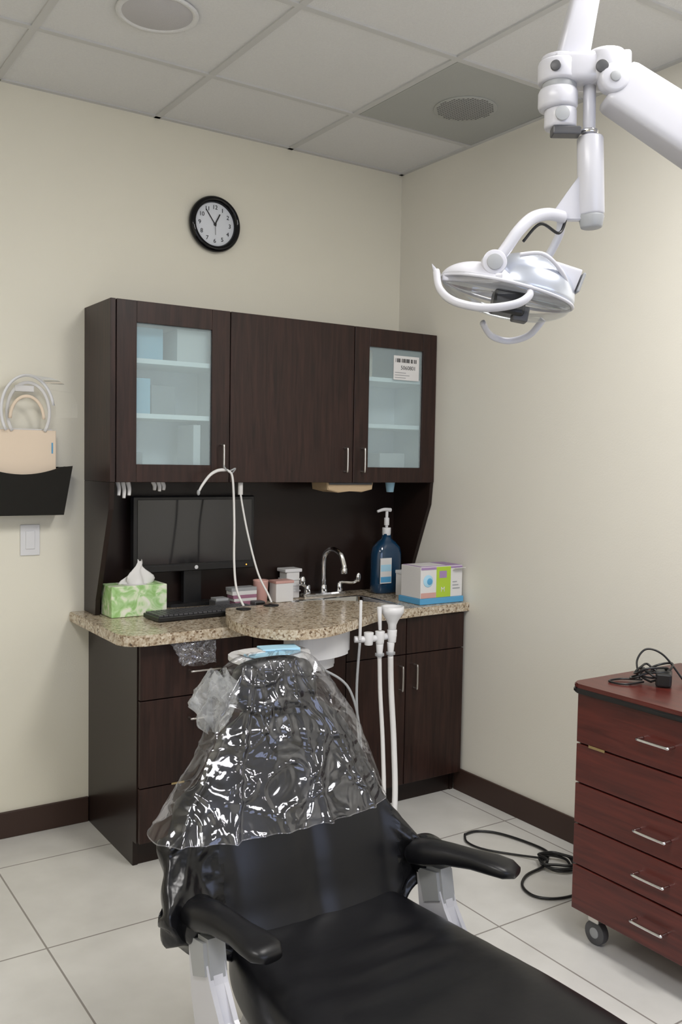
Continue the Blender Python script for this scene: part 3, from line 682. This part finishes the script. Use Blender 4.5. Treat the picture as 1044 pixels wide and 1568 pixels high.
tube('tail',[(2.25,1.73,.80),(2.19,1.75,.796),(2.18,1.80,.796),(2.23,1.80,.797),(2.27,1.75,.80)],.003,'black',seg=6)
group('floor_cable',(2.4,2.3,.01))
P=[(2.34,2.60,.007),(2.40,2.60,.007),(2.456,2.546,.007),(2.49,2.44,.007),(2.498,2.33,.008)]
for k in range(24):
    a=k*.9+1.2; P.append((2.44+(.055+.012*math.sin(k*2.1))*math.cos(a),2.22+(.055+.012*math.cos(k*1.7))*math.sin(a),.008+.0012*k))
P+=[(2.38,2.23,.012),(2.29,2.22,.007),(2.22,2.17,.007),(2.20,2.10,.007),(2.24,2.05,.007),(2.32,2.03,.007),(2.42,2.05,.007)]
tube('cable',P,.005,'black',seg=8,n=6)
tube('cable_b',[(2.34,2.60,.007),(2.30,2.54,.007),(2.31,2.46,.007),(2.38,2.36,.007),(2.43,2.27,.016)],.0042,'black',seg=8)

# ---------------------------------------------------------------- dental operating light
group('dental_operating_light',(1.282,1.334,1.790),rotz=-math.radians(33.74))
W='whitec'
def rbar(name,p0,p1,w0,w1,d0,d1,m,p=.45):
    p0=Vector(p0);p1=Vector(p1);d=(p1-p0).normalized(); y=Vector((0,1,0)); x=y.cross(d).normalized(); R=[]
    L=(p1-p0).length
    for t,sc in [(0,.8),(.01,.95),(.03,1),(.97,1),(.99,.95),(1,.8)]:
        c=p0+d*L*t; w=(w0+(w1-w0)*t)*sc; dd=(d0+(d1-d0)*t)*sc
        R.append([c+x*w*sp(math.cos(a),p)+y*dd*sp(math.sin(a),p) for a in [2*math.pi*k/32 for k in range(32)]])
    return rings(name,R,m)
HC=H-1.790
rbar('suspension_post',(.112,.02,.44),(.150,.02,.64),.031,.023,.03,.024,W,p=.3)
rbar('upper_post',(.150,.02,.64),(.150,.02,HC-.02),.023,.023,.024,.024,W)
cyl('ceiling_canopy',(.150,.02,HC-.035),(.150,.02,HC-.001),.09,W,r1=.11,seg=40)
cyl('hub_left',(.084,0,.338),(.084,0,.378),.038,W,seg=40,bev=.008)
cyl('hub_left_core',(.086,0,.374),(.086,0,.392),.033,'grey',seg=40)
cyl('hub_left_upper',(.084,0,.388),(.084,0,.430),.040,W,seg=40,bev=.006)
cyl('hub_left_cap',(.084,0,.43),(.084,0,.438),.034,W,seg=40)
rbar('bridge',(.07,0,.412),(.215,0,.415),.026,.030,.036,.040,W,p=.35)
cyl('hub_right',(.172,-.01,.385),(.172,-.01,.448),.038,W,seg=40,bev=.012)
cyl('socket_dark',(.156,-.045,.405),(.155,-.0505,.405),.012,'dgrey')
cyl('socket_dark_b',(.070,-.037,.408),(.068,-.0425,.408),.010,'dgrey')
rbar('balance_arm',(.19,-.01,.385),(.56,-.05,.135),.046,.054,.036,.045,W,p=.28)
cyl('arm_joint',(.180,-.052,.385),(.180,-.02,.385),.028,W,seg=36,bev=.006)
cyl('bolt',(.180,-.055,.385),(.180,-.05,.385),.010,'grey')
cyl('lower_hub',(.09,0,.302),(.09,0,.342),.031,W,seg=36,bev=.006)
cyl('lower_bolt',(.086,-.032,.322),(.086,-.035,.322),.014,'grey')
box('stop_block',(.098,-.012,.294),(.055,.03,.016),'dgrey',.003)
cyl('spindle',(.145,0,.39),(.147,0,.285),.012,W); cyl('chrome_ring',(.146,0,.302),(.146,0,.294),.018,'chrome')
cyl('handle_tube',(.149,0,.290),(.156,0,.138),.0255,W,seg=36,bev=.005); cyl('handle_cap',(.156,0,.140),(.157,0,.114),.025,'grey',r1=.021,bev=.004)
prism('gusset',[(.130,.215),(.112,.19),(.078,.140),(.088,.128),(.138,.128)],-.008,.008,W,axis='Y',bev=.002)
tube('yoke_front',[(.10,-.01,.132),(.065,-.03,.132),(.03,-.05,.118),(.002,-.065,.09),(-.022,-.07,.055),(-.042,-.072,.028)],.010,W,seg=12,flat=1.2)
tube('yoke_back',[(.10,.01,.132),(.102,.03,.110),(.094,.055,.085),(.078,.07,.055),(.06,.078,.02)],.0085,W,seg=12)
tube('cable',[(.105,-.005,.128),(.09,-.015,.100),(.05,-.035,.112),(.015,-.05,.075)],.003,'black',seg=8)
cyl('pivot_disc',(-.044,-.085,.028),(-.044,-.06,.028),.023,W,seg=36); cyl('pivot_cap',(-.044,-.088,.028),(-.044,-.085,.028),.015,'grey')
T=RY(13)
ellip('reflector_dome',(.030,.005,-.018),(.098,.085,.080),'refl',rot=T,lo=0,hi=88,nu=48,p=.95)
ellip('rear_cover',(-.050,.0,-.006),(.090,.088,.046),W,rot=T,lo=5,hi=88,nu=40)
R=[]
for k in range(65):
    a=2*math.pi*k/64; R.append(T@Vector((.132*math.cos(a),.10*math.sin(a),0))+Vector((-.006,0,-.014)))
tube('rim',R,.0033,W,raw=True,seg=10)
ellip('front_lens',(-.006,0,-.014),(.130,.098,.048),'clear',rot=T,lo=-88,hi=0,nu=48)
rbar('bezel_arm',(-.135,-.02,.010),(-.03,-.085,-.002),.007,.009,.006,.008,W)
tube('lamp_rib',[(.005,-.07,.045),(.05,-.075,.045),(.092,-.055,.012),(.112,-.025,-.022)],.0042,W)
box('lamp_socket',(-.008,-.03,-.040),(.062,.05,.044),'black',.005,rot=RY(10)); box('lamp_heat_sink',(.016,-.03,-.060),(.03,.03,.03),'dgrey',.003,rot=RY(10))
rbar('knob_arm',(.07,-.01,.028),(.128,-.01,.006),.020,.024,.02,.022,W,p=.3); box('knob_face',(.134,-.01,.004),(.006,.04,.04),'grey',.003,rot=RY(20))
tube('handle_left',[(-.148,-.03,.020),(-.142,-.05,-.018),(-.118,-.085,-.047),(-.065,-.11,-.062),(-.01,-.112,-.055),(.018,-.10,-.038),(.024,-.085,-.020)],.0065,W,seg=12,flat=1.25)
tube('handle_right',[(-.044,.05,-.065),(-.02,.085,-.086),(.02,.10,-.094),(.06,.09,-.082),(.084,.075,-.052)],.0058,W,seg=12,flat=1.25)
prism('fin',[(-.157,.034),(-.140,.016),(-.138,-.01),(-.148,-.004)],-.035,-.025,W,axis='Y',bev=.002)

# ---------------------------------------------------------------- world, camera
w=bpy.data.worlds.new('world'); S.world=w; w.use_nodes=True
w.node_tree.nodes['Background'].inputs[0].default_value=(.5,.55,.65,1); w.node_tree.nodes['Background'].inputs[1].default_value=.3
cd=bpy.data.cameras.new('camera'); cd.sensor_fit='VERTICAL'; cd.sensor_height=36; cd.lens=36*1400/1568; cd.clip_start=.02
co=bpy.data.objects.new('camera',cd); COL.objects.link(co)
r=Vector((.8317,-.5554,.0171)); fwd=Vector((.5550,.8298,-.0555)).normalized(); r=(r-fwd*r.dot(fwd)).normalized(); u=r.cross(fwd)
m=Matrix((r,u,-fwd)).transposed().to_4x4(); m.translation=Vector((0,0,1.44)); co.matrix_world=m
S.camera=co
